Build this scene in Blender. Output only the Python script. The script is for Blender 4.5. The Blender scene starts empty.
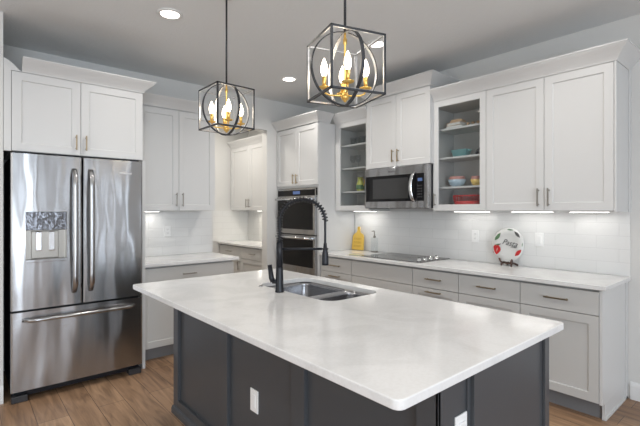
import bpy, bmesh, math, random
from mathutils import Vector, Matrix
random.seed(7)
C = bpy.context.scene.collection
PI = math.pi

# ------------------------------------------------------------------ camera, world, light, exposure
F_PX, YAW, CAM_H = 414.26, 0.859, 1.413
cam_d = bpy.data.cameras.new('camera'); cam = bpy.data.objects.new('camera', cam_d); C.objects.link(cam)
cam.location = (0, 0, CAM_H); cam.rotation_euler = (PI/2, 0, YAW - PI/2)
cam_d.sensor_width = 36; cam_d.lens = F_PX/640*36; cam_d.shift_y = -3/640
cam_d.clip_start = .05; cam_d.clip_end = 100
bpy.context.scene.camera = cam
vs = bpy.context.scene.view_settings
vs.view_transform = 'Standard'; vs.look = 'None'; vs.gamma = 1; vs.use_curve_mapping = False
vs.exposure = -0.24
cy = bpy.context.scene.cycles
cy.use_denoising = True; cy.max_bounces = 8; cy.diffuse_bounces = 5; cy.glossy_bounces = 4
cy.transparent_max_bounces = 12; cy.sample_clamp_indirect = 6

w = bpy.data.worlds.new('World'); bpy.context.scene.world = w; w.use_nodes = True
bg = w.node_tree.nodes['Background']; bg.inputs[0].default_value = (.75, .86, 1, 1); bg.inputs[1].default_value = 1.0

def area(name, loc, rot, sx, sy, power, col, spread=PI):
    l = bpy.data.lights.new(name, 'AREA'); l.shape = 'RECTANGLE'; l.size = sx; l.size_y = sy
    l.energy = power; l.color = col; l.spread = spread
    o = bpy.data.objects.new(name, l); C.objects.link(o); o.location = loc; o.rotation_euler = rot
    return o
# daylight entering by the openings of the living side behind the camera
SOUTH, WEST = -3.6, -3.4
area('daylight_south_wide', (-1.35, SOUTH-.05, 1.35), (PI/2, 0, 0), 2.9, 2.2, 205, (.79, .89, 1))
for wx, ww in ((.95, .42), (2.08, .22), (3.18, .42)):
    area('daylight_south_slim', (wx, SOUTH-.05, 1.35), (PI/2, 0, 0), ww, 2.2, 40*ww, (.80, .89, 1))
area('daylight_west', (WEST-.05, 1.0, 1.5), (PI/2, 0, -PI/2), 2.6, 1.8, 44, (1, .96, .90))

# ------------------------------------------------------------------ materials
def mat(name, col, rough=.5, metal=0, bump=None, spec=.5, coat=0, emit=None, aniso=0):
    m = bpy.data.materials.new(name); m.use_nodes = True; nt = m.node_tree; b = nt.nodes['Principled BSDF']
    b.inputs['Base Color'].default_value = (*col, 1); b.inputs['Roughness'].default_value = rough
    b.inputs['Metallic'].default_value = metal; b.inputs['Specular IOR Level'].default_value = spec
    b.inputs['Coat Weight'].default_value = coat; b.inputs['Anisotropic'].default_value = aniso
    if emit:
        b.inputs['Emission Color'].default_value = (*emit[0], 1); b.inputs['Emission Strength'].default_value = emit[1]
    N = nt.nodes; L = nt.links
    tc = N.new('ShaderNodeTexCoord'); nz = N.new('ShaderNodeTexNoise')
    L.new(tc.outputs['Object'], nz.inputs['Vector'])
    sc, amt = bump or (60, .01)
    nz.inputs['Scale'].default_value = sc; nz.inputs['Detail'].default_value = 3
    bp = N.new('ShaderNodeBump'); bp.inputs['Strength'].default_value = amt; bp.inputs['Distance'].default_value = .01
    L.new(nz.outputs['Fac'], bp.inputs['Height']); L.new(bp.outputs['Normal'], b.inputs['Normal'])
    return m
M = {}
M['wall'] = mat('wall_paint', (.64, .635, .615), .75, bump=(120, .05))
M['ceiling'] = mat('ceiling_paint', (.74, .755, .76), .85, bump=(45, .35))
M['cab'] = mat('white_cabinet_paint', (.60, .60, .592), .38)
M['basecab'] = mat('light_grey_cabinet_paint', (.53, .528, .512), .38)
M['cabin'] = mat('cabinet_inside', (.52, .515, .50), .5)
M['trim'] = mat('white_trim_paint', (.72, .72, .71), .4)
M['char'] = mat('charcoal_paint', (.058, .062, .068), .36)
M['toe'] = mat('toe_kick_grey', (.19, .19, .195), .55)
M['black'] = mat('matte_black', (.008, .009, .013), .33, spec=.35)
M['dark'] = mat('dark_grey_steel', (.03, .03, .033), .45)
M['gloss'] = mat('black_glass', (.006, .006, .007), .06, spec=.28)
M['cook'] = mat('cooktop_glass', (.02, .02, .02), .12, spec=.9)
M['chrome'] = mat('polished_metal', (.75, .75, .76), .14, 1)
M['bronze'] = mat('champagne_bronze', (.42, .34, .23), .32, 1)
M['nickel'] = mat('pewter_metal', (.33, .31, .28), .32, 1)
M['gold'] = mat('brushed_gold', (.80, .53, .16), .28, 1)
M['cage'] = mat('dark_iron', (.035, .037, .042), .42, .3)
M['silver'] = mat('silver_leaf', (.72, .72, .72), .35, .8)
M['plate'] = mat('white_ceramic', (.70, .70, .68), .22)
M['plastic'] = mat('white_plastic', (.80, .80, .79), .35)
M['slot'] = mat('outlet_slot', (.12, .12, .12), .5)
M['red'] = mat('red_glaze', (.55, .03, .03), .25)
M['green'] = mat('green_glaze', (.10, .20, .10), .35)
M['teal'] = mat('teal_glaze', (.22, .45, .46), .3)
M['blue'] = mat('pale_blue_glaze', (.42, .53, .62), .3)
M['pink'] = mat('dusty_pink_glaze', (.55, .27, .24), .35)
M['yellow'] = mat('yellow_glaze', (.80, .56, .16), .35)
M['lime'] = mat('yellow_green_glaze', (.58, .60, .16), .35)
M['muted'] = mat('muted_yellow_glaze', (.56, .54, .33), .35)
M['wood'] = mat('light_wood', (.52, .36, .23), .5, bump=(40, .1))
M['darkwood'] = mat('dark_carved_wood', (.075, .035, .025), .35)
M['yboard'] = mat('yellow_painted_wood', (.76, .50, .09), .5)
M['ochre'] = mat('ochre_lettering', (.50, .27, .03), .5)
M['ink'] = mat('grey_ink', (.10, .10, .10), .5)
M['logo'] = mat('light_lettering', (.85, .85, .85), .4)
M['bulb'] = mat('glowing_bulb', (1, .9, .75), .3, emit=((1, .86, .66), 14))
M['lamp'] = mat('downlight_lens', (1, 1, 1), .4, emit=((1, .93, .84), 9))
M['led'] = mat('led_strip', (1, 1, 1), .4, emit=((1, .97, .92), 9))
M['sink'] = mat('satin_sink_steel', (.34, .34, .35), .26, 1)
M['mirror'] = mat('smoked_mirror', (.16, .16, .17), .10, 1, bump=(14, .5))
M['clock'] = mat('blue_display', (.02, .03, .06), .2, emit=((.25, .40, .85), .35))

def steel():
    m = mat('brushed_stainless', (.41, .41, .415), .23, 1, aniso=.75)
    nt = m.node_tree; N = nt.nodes; L = nt.links; b = N['Principled BSDF']
    cv = N.new('ShaderNodeCombineXYZ'); cv.inputs[2].default_value = 1     # grain runs sideways, so highlights stretch upright
    L.new(cv.outputs[0], b.inputs['Tangent'])
    tc = N.new('ShaderNodeTexCoord'); mp = N.new('ShaderNodeMapping'); mp.inputs['Scale'].default_value = (2.6, 2.6, .7)
    n2 = N.new('ShaderNodeTexNoise'); n2.inputs['Scale'].default_value = 1.6; n2.inputs['Detail'].default_value = 1.5
    L.new(tc.outputs['Object'], mp.inputs['Vector']); L.new(mp.outputs['Vector'], n2.inputs['Vector'])
    bp = N.new('ShaderNodeBump'); bp.inputs['Strength'].default_value = .85; bp.inputs['Distance'].default_value = .03
    L.new(n2.outputs['Fac'], bp.inputs['Height']); L.new(bp.outputs['Normal'], b.inputs['Normal'])
    return m
M['steel'] = steel()

def quartz():
    m = mat('pale_quartz', (.74, .73, .71), .13, spec=.5)
    nt = m.node_tree; N = nt.nodes; L = nt.links; b = N['Principled BSDF']
    tc = N.new('ShaderNodeTexCoord')
    n1 = N.new('ShaderNodeTexNoise'); n1.inputs['Scale'].default_value = 3.2; n1.inputs['Detail'].default_value = 7; n1.inputs['Distortion'].default_value = 1.6
    n2 = N.new('ShaderNodeTexNoise'); n2.inputs['Scale'].default_value = 85; n2.inputs['Detail'].default_value = 3
    for n in (n1, n2): L.new(tc.outputs['Object'], n.inputs['Vector'])
    r1 = N.new('ShaderNodeValToRGB'); e = r1.color_ramp.elements
    e[0].position = .40; e[0].color = (.655, .655, .65, 1); e[1].position = .56; e[1].color = (.71, .71, .705, 1)
    r2 = N.new('ShaderNodeValToRGB'); e = r2.color_ramp.elements
    e[0].position = .35; e[0].color = (.965, .96, .955, 1); e[1].position = .6; e[1].color = (1, 1, 1, 1)
    L.new(n1.outputs['Fac'], r1.inputs['Fac']); L.new(n2.outputs['Fac'], r2.inputs['Fac'])
    mx = N.new('ShaderNodeMixRGB'); mx.blend_type = 'MULTIPLY'; mx.inputs[0].default_value = 1
    L.new(r1.outputs[0], mx.inputs[1]); L.new(r2.outputs[0], mx.inputs[2]); L.new(mx.outputs[0], b.inputs['Base Color'])
    return m
M['quartz'] = quartz()

def planks():
    m = mat('oak_plank_floor', (.3, .2, .13), .42)
    nt = m.node_tree; N = nt.nodes; L = nt.links; b = N['Principled BSDF']
    tc = N.new('ShaderNodeTexCoord'); sp = N.new('ShaderNodeSeparateXYZ'); cb = N.new('ShaderNodeCombineXYZ')
    ad = N.new('ShaderNodeMath'); ad.operation = 'ADD'; ad.inputs[1].default_value = -.015
    L.new(tc.outputs['Object'], sp.inputs[0]); L.new(sp.outputs['X'], ad.inputs[0])
    L.new(sp.outputs['Y'], cb.inputs['X']); L.new(ad.outputs[0], cb.inputs['Y'])
    br = N.new('ShaderNodeTexBrick'); br.inputs['Scale'].default_value = 1; br.inputs['Brick Width'].default_value = 1.25
    br.inputs['Row Height'].default_value = .18; br.inputs['Mortar Size'].default_value = .0022; br.inputs['Mortar Smooth'].default_value = .3
    br.inputs['Bias'].default_value = 0; br.offset = .37
    br.inputs['Color1'].default_value = (.25, .145, .082, 1); br.inputs['Color2'].default_value = (.45, .29, .175, 1)
    br.inputs['Mortar'].default_value = (.09, .055, .035, 1)
    L.new(cb.outputs[0], br.inputs['Vector'])
    mp = N.new('ShaderNodeMapping'); mp.inputs['Scale'].default_value = (1.1, 11, 1)
    L.new(cb.outputs[0], mp.inputs['Vector'])
    nz = N.new('ShaderNodeTexNoise'); nz.inputs['Scale'].default_value = 2.2; nz.inputs['Detail'].default_value = 6; nz.inputs['Distortion'].default_value = 1.1
    L.new(mp.outputs[0], nz.inputs['Vector'])
    rp = N.new('ShaderNodeValToRGB'); e = rp.color_ramp.elements
    e[0].position = .30; e[0].color = (.48, .45, .43, 1); e[1].position = .68; e[1].color = (1.2, 1.2, 1.2, 1)
    L.new(nz.outputs['Fac'], rp.inputs['Fac'])
    mx = N.new('ShaderNodeMixRGB'); mx.blend_type = 'MULTIPLY'; mx.inputs[0].default_value = .85
    L.new(br.outputs['Color'], mx.inputs[1]); L.new(rp.outputs[0], mx.inputs[2]); L.new(mx.outputs[0], b.inputs['Base Color'])
    bp = N.new('ShaderNodeBump'); bp.inputs['Strength'].default_value = .25; bp.inputs['Distance'].default_value = .004
    iv = N.new('ShaderNodeMath'); iv.operation = 'SUBTRACT'; iv.inputs[0].default_value = 1
    L.new(br.outputs['Fac'], iv.inputs[1]); L.new(iv.outputs[0], bp.inputs['Height']); L.new(bp.outputs['Normal'], b.inputs['Normal'])
    return m
M['planks'] = planks()

def tile(name, swap):
    m = mat(name, (.74, .74, .73), .16)
    nt = m.node_tree; N = nt.nodes; L = nt.links; b = N['Principled BSDF']
    tc = N.new('ShaderNodeTexCoord'); sp = N.new('ShaderNodeSeparateXYZ'); cb = N.new('ShaderNodeCombineXYZ')
    L.new(tc.outputs['Object'], sp.inputs[0]); L.new(sp.outputs['Y' if swap else 'X'], cb.inputs['X'])
    ad = N.new('ShaderNodeMath'); ad.operation = 'ADD'; ad.inputs[1].default_value = -.914
    L.new(sp.outputs['Z'], ad.inputs[0]); L.new(ad.outputs[0], cb.inputs['Y'])
    br = N.new('ShaderNodeTexBrick'); br.inputs['Scale'].default_value = 1; br.inputs['Brick Width'].default_value = .30
    br.inputs['Row Height'].default_value = .10; br.inputs['Mortar Size'].default_value = .0018; br.inputs['Mortar Smooth'].default_value = .2
    br.inputs['Color1'].default_value = (.72, .72, .71, 1); br.inputs['Color2'].default_value = (.70, .70, .69, 1)
    br.inputs['Mortar'].default_value = (.62, .62, .61, 1)
    L.new(cb.outputs[0], br.inputs['Vector']); L.new(br.outputs['Color'], b.inputs['Base Color'])
    nz = N.new('ShaderNodeTexNoise'); nz.inputs['Scale'].default_value = 14; nz.inputs['Detail'].default_value = 2
    L.new(tc.outputs['Object'], nz.inputs['Vector'])
    sb = N.new('ShaderNodeMath'); sb.operation = 'SUBTRACT'; L.new(nz.outputs['Fac'], sb.inputs[0]); L.new(br.outputs['Fac'], sb.inputs[1])
    bp = N.new('ShaderNodeBump'); bp.inputs['Strength'].default_value = .3; bp.inputs['Distance'].default_value = .004
    L.new(sb.outputs[0], bp.inputs['Height']); L.new(bp.outputs['Normal'], b.inputs['Normal'])
    return m
M['tile_x'] = tile('white_tile_left_wall', False); M['tile_y'] = tile('white_tile_right_wall', True)

def glass(name, fac, tint=(1, 1, 1)):
    m = bpy.data.materials.new(name); m.use_nodes = True; nt = m.node_tree; N = nt.nodes; L = nt.links
    N.remove(N['Principled BSDF']); out = N['Material Output']
    t = N.new('ShaderNodeBsdfTransparent'); t.inputs[0].default_value = (*tint, 1)
    g = N.new('ShaderNodeBsdfGlossy'); g.inputs['Roughness'].default_value = .02
    lw = N.new('ShaderNodeFresnel'); lw.inputs[0].default_value = 1.45
    ml = N.new('ShaderNodeMath'); ml.operation = 'MULTIPLY'; ml.inputs[1].default_value = fac; L.new(lw.outputs[0], ml.inputs[0])
    ge = N.new('ShaderNodeNewGeometry'); sb = N.new('ShaderNodeMath'); sb.operation = 'SUBTRACT'; sb.inputs[0].default_value = 1; sb.use_clamp = True
    L.new(ge.outputs['Backfacing'], sb.inputs[1]); m2 = N.new('ShaderNodeMath'); m2.operation = 'MULTIPLY'; L.new(ml.outputs[0], m2.inputs[0]); L.new(sb.outputs[0], m2.inputs[1]); ml = m2
    mx = N.new('ShaderNodeMixShader'); L.new(ml.outputs[0], mx.inputs[0]); L.new(t.outputs[0], mx.inputs[1]); L.new(g.outputs[0], mx.inputs[2])
    L.new(mx.outputs[0], out.inputs['Surface'])
    return m
M['pane'] = glass('clear_cabinet_glass', 1.2, (.90, .91, .91))
M['glassware'] = glass('clear_glassware', 2.2, (.93, .945, .95))

# ------------------------------------------------------------------ mesh helpers
class MB:
    def __init__(s): s.bm = bmesh.new(); s.mi = 0
    def _f(s, vs_, smooth=False):
        try:
            f = s.bm.faces.new(vs_); f.material_index = s.mi; f.smooth = smooth; return f
        except ValueError: return None
    def box(s, x0, x1, y0, y1, z0, z1):
        v = [s.bm.verts.new(p) for p in ((x0,y0,z0),(x1,y0,z0),(x1,y1,z0),(x0,y1,z0),(x0,y0,z1),(x1,y0,z1),(x1,y1,z1),(x0,y1,z1))]
        for q in ((3,2,1,0),(4,5,6,7),(0,1,5,4),(1,2,6,5),(2,3,7,6),(3,0,4,7)): s._f([v[i] for i in q])
        return s
    def prism(s, pts, z0, z1, smooth=False):
        a = [s.bm.verts.new((x, y, z0)) for x, y in pts]; b = [s.bm.verts.new((x, y, z1)) for x, y in pts]
        n = len(pts); s._f(a[::-1]); s._f(b)
        for i in range(n): s._f([a[i], a[(i+1) % n], b[(i+1) % n], b[i]], smooth)
        return s
    def loft(s, rings, cap=True, smooth=True, closed=False):
        R = [[s.bm.verts.new(p) for p in r] for r in rings]; n = len(R[0])
        m = len(R)
        for j in range(m if closed else m-1):
            a, b = R[j], R[(j+1) % m]
            for i in range(n): s._f([a[i], a[(i+1) % n], b[(i+1) % n], b[i]], smooth)
        if cap and not closed: s._f(R[0][::-1]); s._f(R[-1])
        return s
    def tube(s, path, r, n=10, cap=True, closed=False, radii=None):
        P = [Vector(p) for p in path]; m = len(P); rings = []; up = None
        for i in range(m):
            if closed: t = P[(i+1) % m] - P[i-1]
            else: t = P[min(i+1, m-1)] - P[max(i-1, 0)]
            t.normalize()
            if up is None:
                up = Vector((0, 0, 1)) if abs(t.z) < .9 else Vector((1, 0, 0))
            a = t.cross(up).normalized(); b = a.cross(t).normalized(); up = b
            rr = radii[i] if radii else r
            rings.append([P[i] + rr*(math.cos(2*PI*k/n)*a + math.sin(2*PI*k/n)*b) for k in range(n)])
        return s.loft(rings, cap, True, closed)
    def lathe(s, prof, cx=0, cy=0, n=24, z0=0):
        rings = [[(cx + r*math.cos(2*PI*k/n), cy + r*math.sin(2*PI*k/n), z0+z) for k in range(n)] for r, z in prof]
        return s.loft(rings, True, True)
    def cyl(s, p0, p1, r, n=16): return s.tube([p0, p1], r, n)
    def sweep(s, path, prof, side=1):
        # mitred sweep of a closed (out, z) profile along an xy polyline
        P = [Vector(p) for p in path]; m = len(P); nrm = []
        for i in range(m):
            ns = []
            if i > 0: d = (P[i]-P[i-1]).normalized(); ns.append(Vector((d.y, -d.x))*side)
            if i < m-1: d = (P[i+1]-P[i]).normalized(); ns.append(Vector((d.y, -d.x))*side)
            if len(ns) == 2:
                v = (ns[0]+ns[1]).normalized(); v /= v.dot(ns[0])
            else: v = ns[0]
            nrm.append(v)
        rings = [[(P[i].x+nrm[i].x*o, P[i].y+nrm[i].y*o, z) for o, z in prof] for i in range(m)]
        return s.loft(rings, True, False)
    def build(s, name, m, parent=None, bevel=0, loc=None, rot=None, seg=2):
        bmesh.ops.recalc_face_normals(s.bm, faces=s.bm.faces)
        me = bpy.data.meshes.new(name); s.bm.to_mesh(me); s.bm.free()
        for x in (m if isinstance(m, (list, tuple)) else [m]): me.materials.append(M[x])
        o = bpy.data.objects.new(name, me); C.objects.link(o)
        if parent: o.parent = parent
        if loc: o.location = loc
        if rot: o.rotation_euler = rot
        if bevel:
            b = o.modifiers.new('bevel', 'BEVEL'); b.width = bevel; b.segments = seg; b.limit_method = 'ANGLE'; b.angle_limit = .6
        return o
def rrect(x0, x1, y0, y1, r, n=5):
    P = []
    for cx, cy_, a in ((x1-r, y1-r, 0), (x0+r, y1-r, PI/2), (x0+r, y0+r, PI), (x1-r, y0+r, 1.5*PI)):
        P += [(cx+r*math.cos(a+PI/2*k/n), cy_+r*math.sin(a+PI/2*k/n)) for k in range(n+1)]
    return P
def cut(o, cutters):
    for c in cutters:
        md = o.modifiers.new('cut', 'BOOLEAN'); md.object = c; md.operation = 'DIFFERENCE'; md.solver = 'EXACT'
    bpy.context.view_layer.update()
    dg = bpy.context.evaluated_depsgraph_get()
    me = bpy.data.meshes.new_from_object(o.evaluated_get(dg), depsgraph=dg)
    o.modifiers.clear(); o.data = me
    for c in cutters: bpy.data.objects.remove(c, do_unlink=True)
def tag(o, label=None, cat=None, group=None, kind=None):
    if label: o['label'] = label
    if cat: o['category'] = cat
    if group: o['group'] = group
    if kind: o['kind'] = kind
    return o
def thing(name, label, cat, loc=(0, 0, 0), rz=0, group=None):
    o = bpy.data.objects.new(name, None); C.objects.link(o); o.location = loc; o.rotation_euler = (0, 0, rz); o.empty_display_size = .1
    return tag(o, label, cat, group)
def struct(o, label=None): return tag(o, label, kind='structure')
def copy_tree(o, parent=None):
    c = o.copy(); C.objects.link(c)
    if parent: c.parent = parent
    for ch in list(o.children): copy_tree(ch, c)
    return c
def text(name, s, size, m, parent, loc, rot, ext=.0006, shear=0):
    cu = bpy.data.curves.new(name, 'FONT'); cu.body = s; cu.size = size; cu.extrude = ext; cu.align_x = 'CENTER'; cu.align_y = 'CENTER'; cu.shear = shear
    t = bpy.data.objects.new(name, cu); C.objects.link(t)
    bpy.context.view_layer.update()
    dg = bpy.context.evaluated_depsgraph_get(); me = bpy.data.meshes.new_from_object(t.evaluated_get(dg), depsgraph=dg)
    bpy.data.objects.remove(t, do_unlink=True)
    me.materials.clear(); me.materials.append(M[m])
    o = bpy.data.objects.new(name, me); C.objects.link(o); o.parent = parent; o.location = loc; o.rotation_euler = rot
    return o

# ------------------------------------------------------------------ room shell
WX, WY, CEIL = 3.79, 4.56, 2.862
PX0, PX1, PY1 = 1.2, 3.62, 6.04            # pantry behind the left wall
OP0, OP1, OPZ = 2.249, 3.017, 2.457        # opening into the pantry
struct(MB().box(WEST-.2, 4.0, SOUTH-.2, PY1+.2, -.1, 0).build('floor', 'planks'))
struct(MB().box(WEST-.2, 4.0, SOUTH-.2, PY1+.2, CEIL, CEIL+.1).build('ceiling', 'ceiling'))
struct(MB().box(WX, WX+.12, SOUTH-.12, WY+.12, 0, CEIL).build('wall_right', 'wall'))
m = MB().box(WEST-.12, OP0, WY, WY+.12, 0, CEIL).box(OP1, WX, WY, WY+.12, 0, CEIL).box(OP0, OP1, WY, WY+.12, OPZ, CEIL)
struct(m.build('wall_left', 'wall'))
struct(MB().box(-.25, .225, 3.81, WY, 0, CEIL).build('wall_stub', 'wall'), 'narrow wall end beside the refrigerator')
# south and west walls with daylight openings, off camera
m = MB().box(WEST-.12, 4, SOUTH-.12, SOUTH, 0, .2).box(WEST-.12, 4, SOUTH-.12, SOUTH, 2.5, CEIL)
for a, b in ((WEST-.12, -2.85), (.12, .73), (1.17, 1.96), (2.20, 2.96), (3.40, 4)): m.box(a, b, SOUTH-.12, SOUTH, .2, 2.5)
struct(m.build('wall_back', 'wall'))
m = MB().box(WEST-.12, WEST, SOUTH, WY, 0, .55).box(WEST-.12, WEST, SOUTH, WY, 2.45, CEIL).box(WEST-.12, WEST, SOUTH, -.35, .55, 2.45).box(WEST-.12, WEST, 2.35, WY, .55, 2.45)
struct(m.build('wall_far_left', 'wall'))
# pantry shell
struct(MB().box(PX1, PX1+.1, WY+.12, PY1, 0, CEIL).build('wall_pantry_right', 'wall'))
struct(MB().box(PX0-.1, PX1+.1, PY1, PY1+.1, 0, CEIL).build('wall_pantry_back', 'wall'))
struct(MB().box(PX0-.1, PX0, WY+.12, PY1, 0, CEIL).build('wall_pantry_left', 'wall'))
# baseboards
BB = [(0, 0), (.014, 0), (.014, .10), (.010, .118), (.004, .13), (0, .13)]
struct(MB().sweep([(WX, .83), (WX, SOUTH)], BB, 1).build('baseboard_right', 'trim'))
struct(MB().sweep([(-.25, 3.81), (.225, 3.81)], BB, 1).build('baseboard_left', 'trim'))
struct(MB().sweep([(PX0, WY+.12), (PX0, PY1)], BB, 1).build('baseboard_pantry', 'trim'))
# tile fields
tag(MB().box(WX-.010, WX-.0006, .83, 3.698, .9145, 1.401).build('backsplash', 'tile_y'), 'long white tile backsplash on the right wall above the cooktop counter', 'backsplash')
tag(MB().box(1.24, OP0-.012, WY-.010, WY-.0006, .9145, 1.402).build('backsplash', 'tile_x'), 'short white tile backsplash between refrigerator and pantry opening', 'backsplash')
tag(MB().box(PX1-.010, PX1-.0006, WY+.121, PY1-.011, .9145, 1.402)  .build('backsplash', 'tile_y'), 'warmly lit white tile inside the pantry under its wall cabinet', 'backsplash')
tag(MB().box(PX0+.001, PX1-.011, PY1-.010, PY1-.0006, .9145, 1.402).build('backsplash', 'tile_x'), 'warmly lit white tile across the back wall of the pantry', 'backsplash')

# ------------------------------------------------------------------ cabinet kit (local: x right, y into the wall, z up, fronts at y=0)
LW, RW = 0, -PI/2                     # facing of the left wall and of the right wall
CROWN = [(0, 0), (.006, 0), (.010, .012), (.022, .030), (.045, .058), (.066, .080), (.074, .090), (.078, .096), (.082, .098), (.082, .108), (0, .108)]
def crown_prof(z, h=.108, out=.082): return [(o*out/.082, z+q*h/.108) for o, q in CROWN]
def slab_bm(x0, x1, z0, z1, t=.02): return MB().box(x0, x1, 0, t, z0, z1)
def shaker_bm(x0, x1, z0, z1, t=.02, rail=.06, rec=.009):
    m = MB(); xi0, xi1, zi0, zi1 = x0+rail, x1-rail, z0+rail, z1-rail; s = .003
    def V(x, y, z): return m.bm.verts.new((x, y, z))
    o = [V(x0,0,z0), V(x1,0,z0), V(x1,0,z1), V(x0,0,z1)]
    i = [V(xi0,0,zi0), V(xi1,0,zi0), V(xi1,0,zi1), V(xi0,0,zi1)]
    r = [V(xi0+s,rec,zi0+s), V(xi1-s,rec,zi0+s), V(xi1-s,rec,zi1-s), V(xi0+s,rec,zi1-s)]
    b = [V(x0,t,z0), V(x1,t,z0), V(x1,t,z1), V(x0,t,z1)]
    for k in range(4):
        n = (k+1) % 4
        m._f([o[k], o[n], i[n], i[k]]); m._f([i[k], i[n], r[n], r[k]]); m._f([o[n], o[k], b[k], b[n]])
    m._f(r); m._f(b[::-1])
    return m
def pull(parent, x, z, length, vertical, mt='bronze', name='handle'):
    m = MB(); so, a = .032, .005
    if vertical:
        m.box(x-a, x+a, -so-a, -so+a, z-length/2, z+length/2)
        for q in (-1, 1): m.box(x-a*.8, x+a*.8, -so, 0, z+q*(length/2-.015)-a*.8, z+q*(length/2-.015)+a*.8)
    else:
        m.box(x-length/2, x+length/2, -so-a, -so+a, z-a, z+a)
        for q in (-1, 1): m.box(x+q*(length/2-.015)-a*.8, x+q*(length/2-.015)+a*.8, -so, 0, z-a*.8, z+a*.8)
    return m.build(name, mt, parent, .0012)
def fronts(t, spec, hm='bronze', paint='cab', g=.0018):
    for kind, x0, x1, z0, z1, h in spec:
        bm_ = (shaker_bm if kind.startswith('shaker') else slab_bm)(x0+g, x1-g, z0+g, z1-g)
        part = 'drawer' if 'drawer' in kind else 'door'
        d = bm_.build(part, paint, t, .0015)
        if h: pull(d, *h, mt=hm)
def wall_cab(label, loc, rz, wd, dep, ht, doors, hm='bronze', crown=None, name='wall_cabinet', cat='wall cabinet', group=None):
    t = thing(name, label, cat, loc, rz, group)
    MB().box(.001, wd-.001, .021, dep, 0, ht).build('body', 'cab', t, .001)
    fronts(t, doors, hm)
    if crown:
        pts, z, h, out = crown
        MB().sweep(pts, crown_prof(z, h, out), 1).build('crown_molding', 'cab', t)
    return t
def base_cab(label, loc, rz, wd, spec, dep=.585, ht=.882, hm='bronze', name='base_cabinet', ext=(0, 0)):
    t = thing(name, label, 'base cabinet', loc, rz)
    MB().box(.001, wd-.001, .046, dep, .115, ht).build('body', 'basecab', t, .001)
    MB().box(.001-ext[0], wd-.001+ext[1], .075, .10, 0, .115).build('toe_kick', 'toe', t)
    fronts(t, spec, hm, 'basecab', .0026)
    return t

# --- right wall, lower run (front plane X = 3.20)
FX = 3.20
YS = [3.700, 3.188, 2.380, 1.904, 1.388, .872]
ZT0, ZT1 = .705, .868
def w_(i): return YS[i]-YS[i+1]
base_cab('light grey base cabinet right beside the oven tower, three slab drawers', (FX, YS[0], 0), RW, w_(0),
         [('drawer', 0, w_(0), ZT0, ZT1, (w_(0)/2, .785, .17, False)), ('shaker_drawer', 0, w_(0), .42, ZT0, (w_(0)/2, .665, .17, False)), ('shaker_drawer', 0, w_(0), .12, .42, (w_(0)/2, .38, .17, False))])
base_cab('widest light grey base cabinet under the black cooktop, no handle on its top drawer', (FX, YS[1], 0), RW, w_(1),
         [('drawer', 0, w_(1), ZT0, ZT1, None), ('drawer', 0, w_(1), .42, ZT0, None), ('drawer', 0, w_(1), .12, .42, None)])
base_cab('light grey base cabinet just right of the cooktop, two handled drawers visible', (FX, YS[2], 0), RW, w_(2),
         [('drawer', 0, w_(2), ZT0, ZT1, (w_(2)/2, .79, .16, False)), ('shaker_drawer', 0, w_(2), .42, ZT0, (w_(2)/2, .675, .16, False)), ('shaker_drawer', 0, w_(2), .12, .42, (w_(2)/2, .38, .16, False))])
base_cab('light grey base cabinet below the decorated plate, slab drawer over shaker door', (FX, YS[3], 0), RW, w_(3),
         [('drawer', 0, w_(3), ZT0, ZT1, (w_(3)/2, .79, .16, False)), ('shaker', 0, w_(3), .12, ZT0, (w_(3)-.035, .53, .14, True))])
t = base_cab('light grey base cabinet at the right end of the run, tall recessed shaker door', (FX, YS[4], 0), RW, w_(4),
         [('drawer', 0, w_(4), ZT0, ZT1, (w_(4)/2, .79, .16, False)), ('shaker', 0, w_(4), .12, ZT0, (.035, .53, .14, True))])
MB().box(w_(4), w_(4)+.020, .003, .588, .115, .882).box(w_(4), w_(4)+.020, .060, .588, 0, .115).box(w_(4)+.020, w_(4)+.026, .545, .588, 0, .882).build('end_panel', 'cab', t, .0015)
MB().box(w_(4)+.0, w_(4)+.026, .056, .588, 0, .02).build('base_shoe', 'cab', t, .002)
tag(MB().box(3.168, WX-.011, .825, 3.698, .884, .914).build('countertop', 'quartz', bevel=.003),
    'long white quartz countertop under the cooktop along the right wall', 'countertop')

# --- oven tower (front X 3.165, Y 3.70..4.55)
TX, TW = 3.165, .845
t = thing('oven_cabinet', 'tall white cabinet tower that holds the double wall oven', 'tall cabinet', (TX, 4.553, 0), RW)
m = MB().box(.001, .034, .021, .62, 0, 2.455).box(TW-.034, TW-.001, .021, .62, 0, 2.455).box(.034, TW-.034, .60, .62, 0, 2.455)
m.box(.034, TW-.034, .021, .6, 1.69, 2.455).box(.034, TW-.034, .021, .6, .10, .61).box(.034, TW-.034, .08, .6, 0, .10)
m.build('body', 'cab', t, .001)
fronts(t, [('shaker', .002, TW/2, 1.715, 2.445, (TW/2-.035, 1.80, .12, True)), ('shaker', TW/2, TW-.002, 1.715, 2.445, (TW/2+.035, 1.80, .12, True)),
           ('shaker_drawer', .002, TW-.002, .12, .59, (TW/2, .52, .2, False))], 'bronze')
MB().sweep([(0, 0), (TW, 0), (TW, .275-.085)], crown_prof(2.455), 1).build('crown_molding', 'cab', t)
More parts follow.
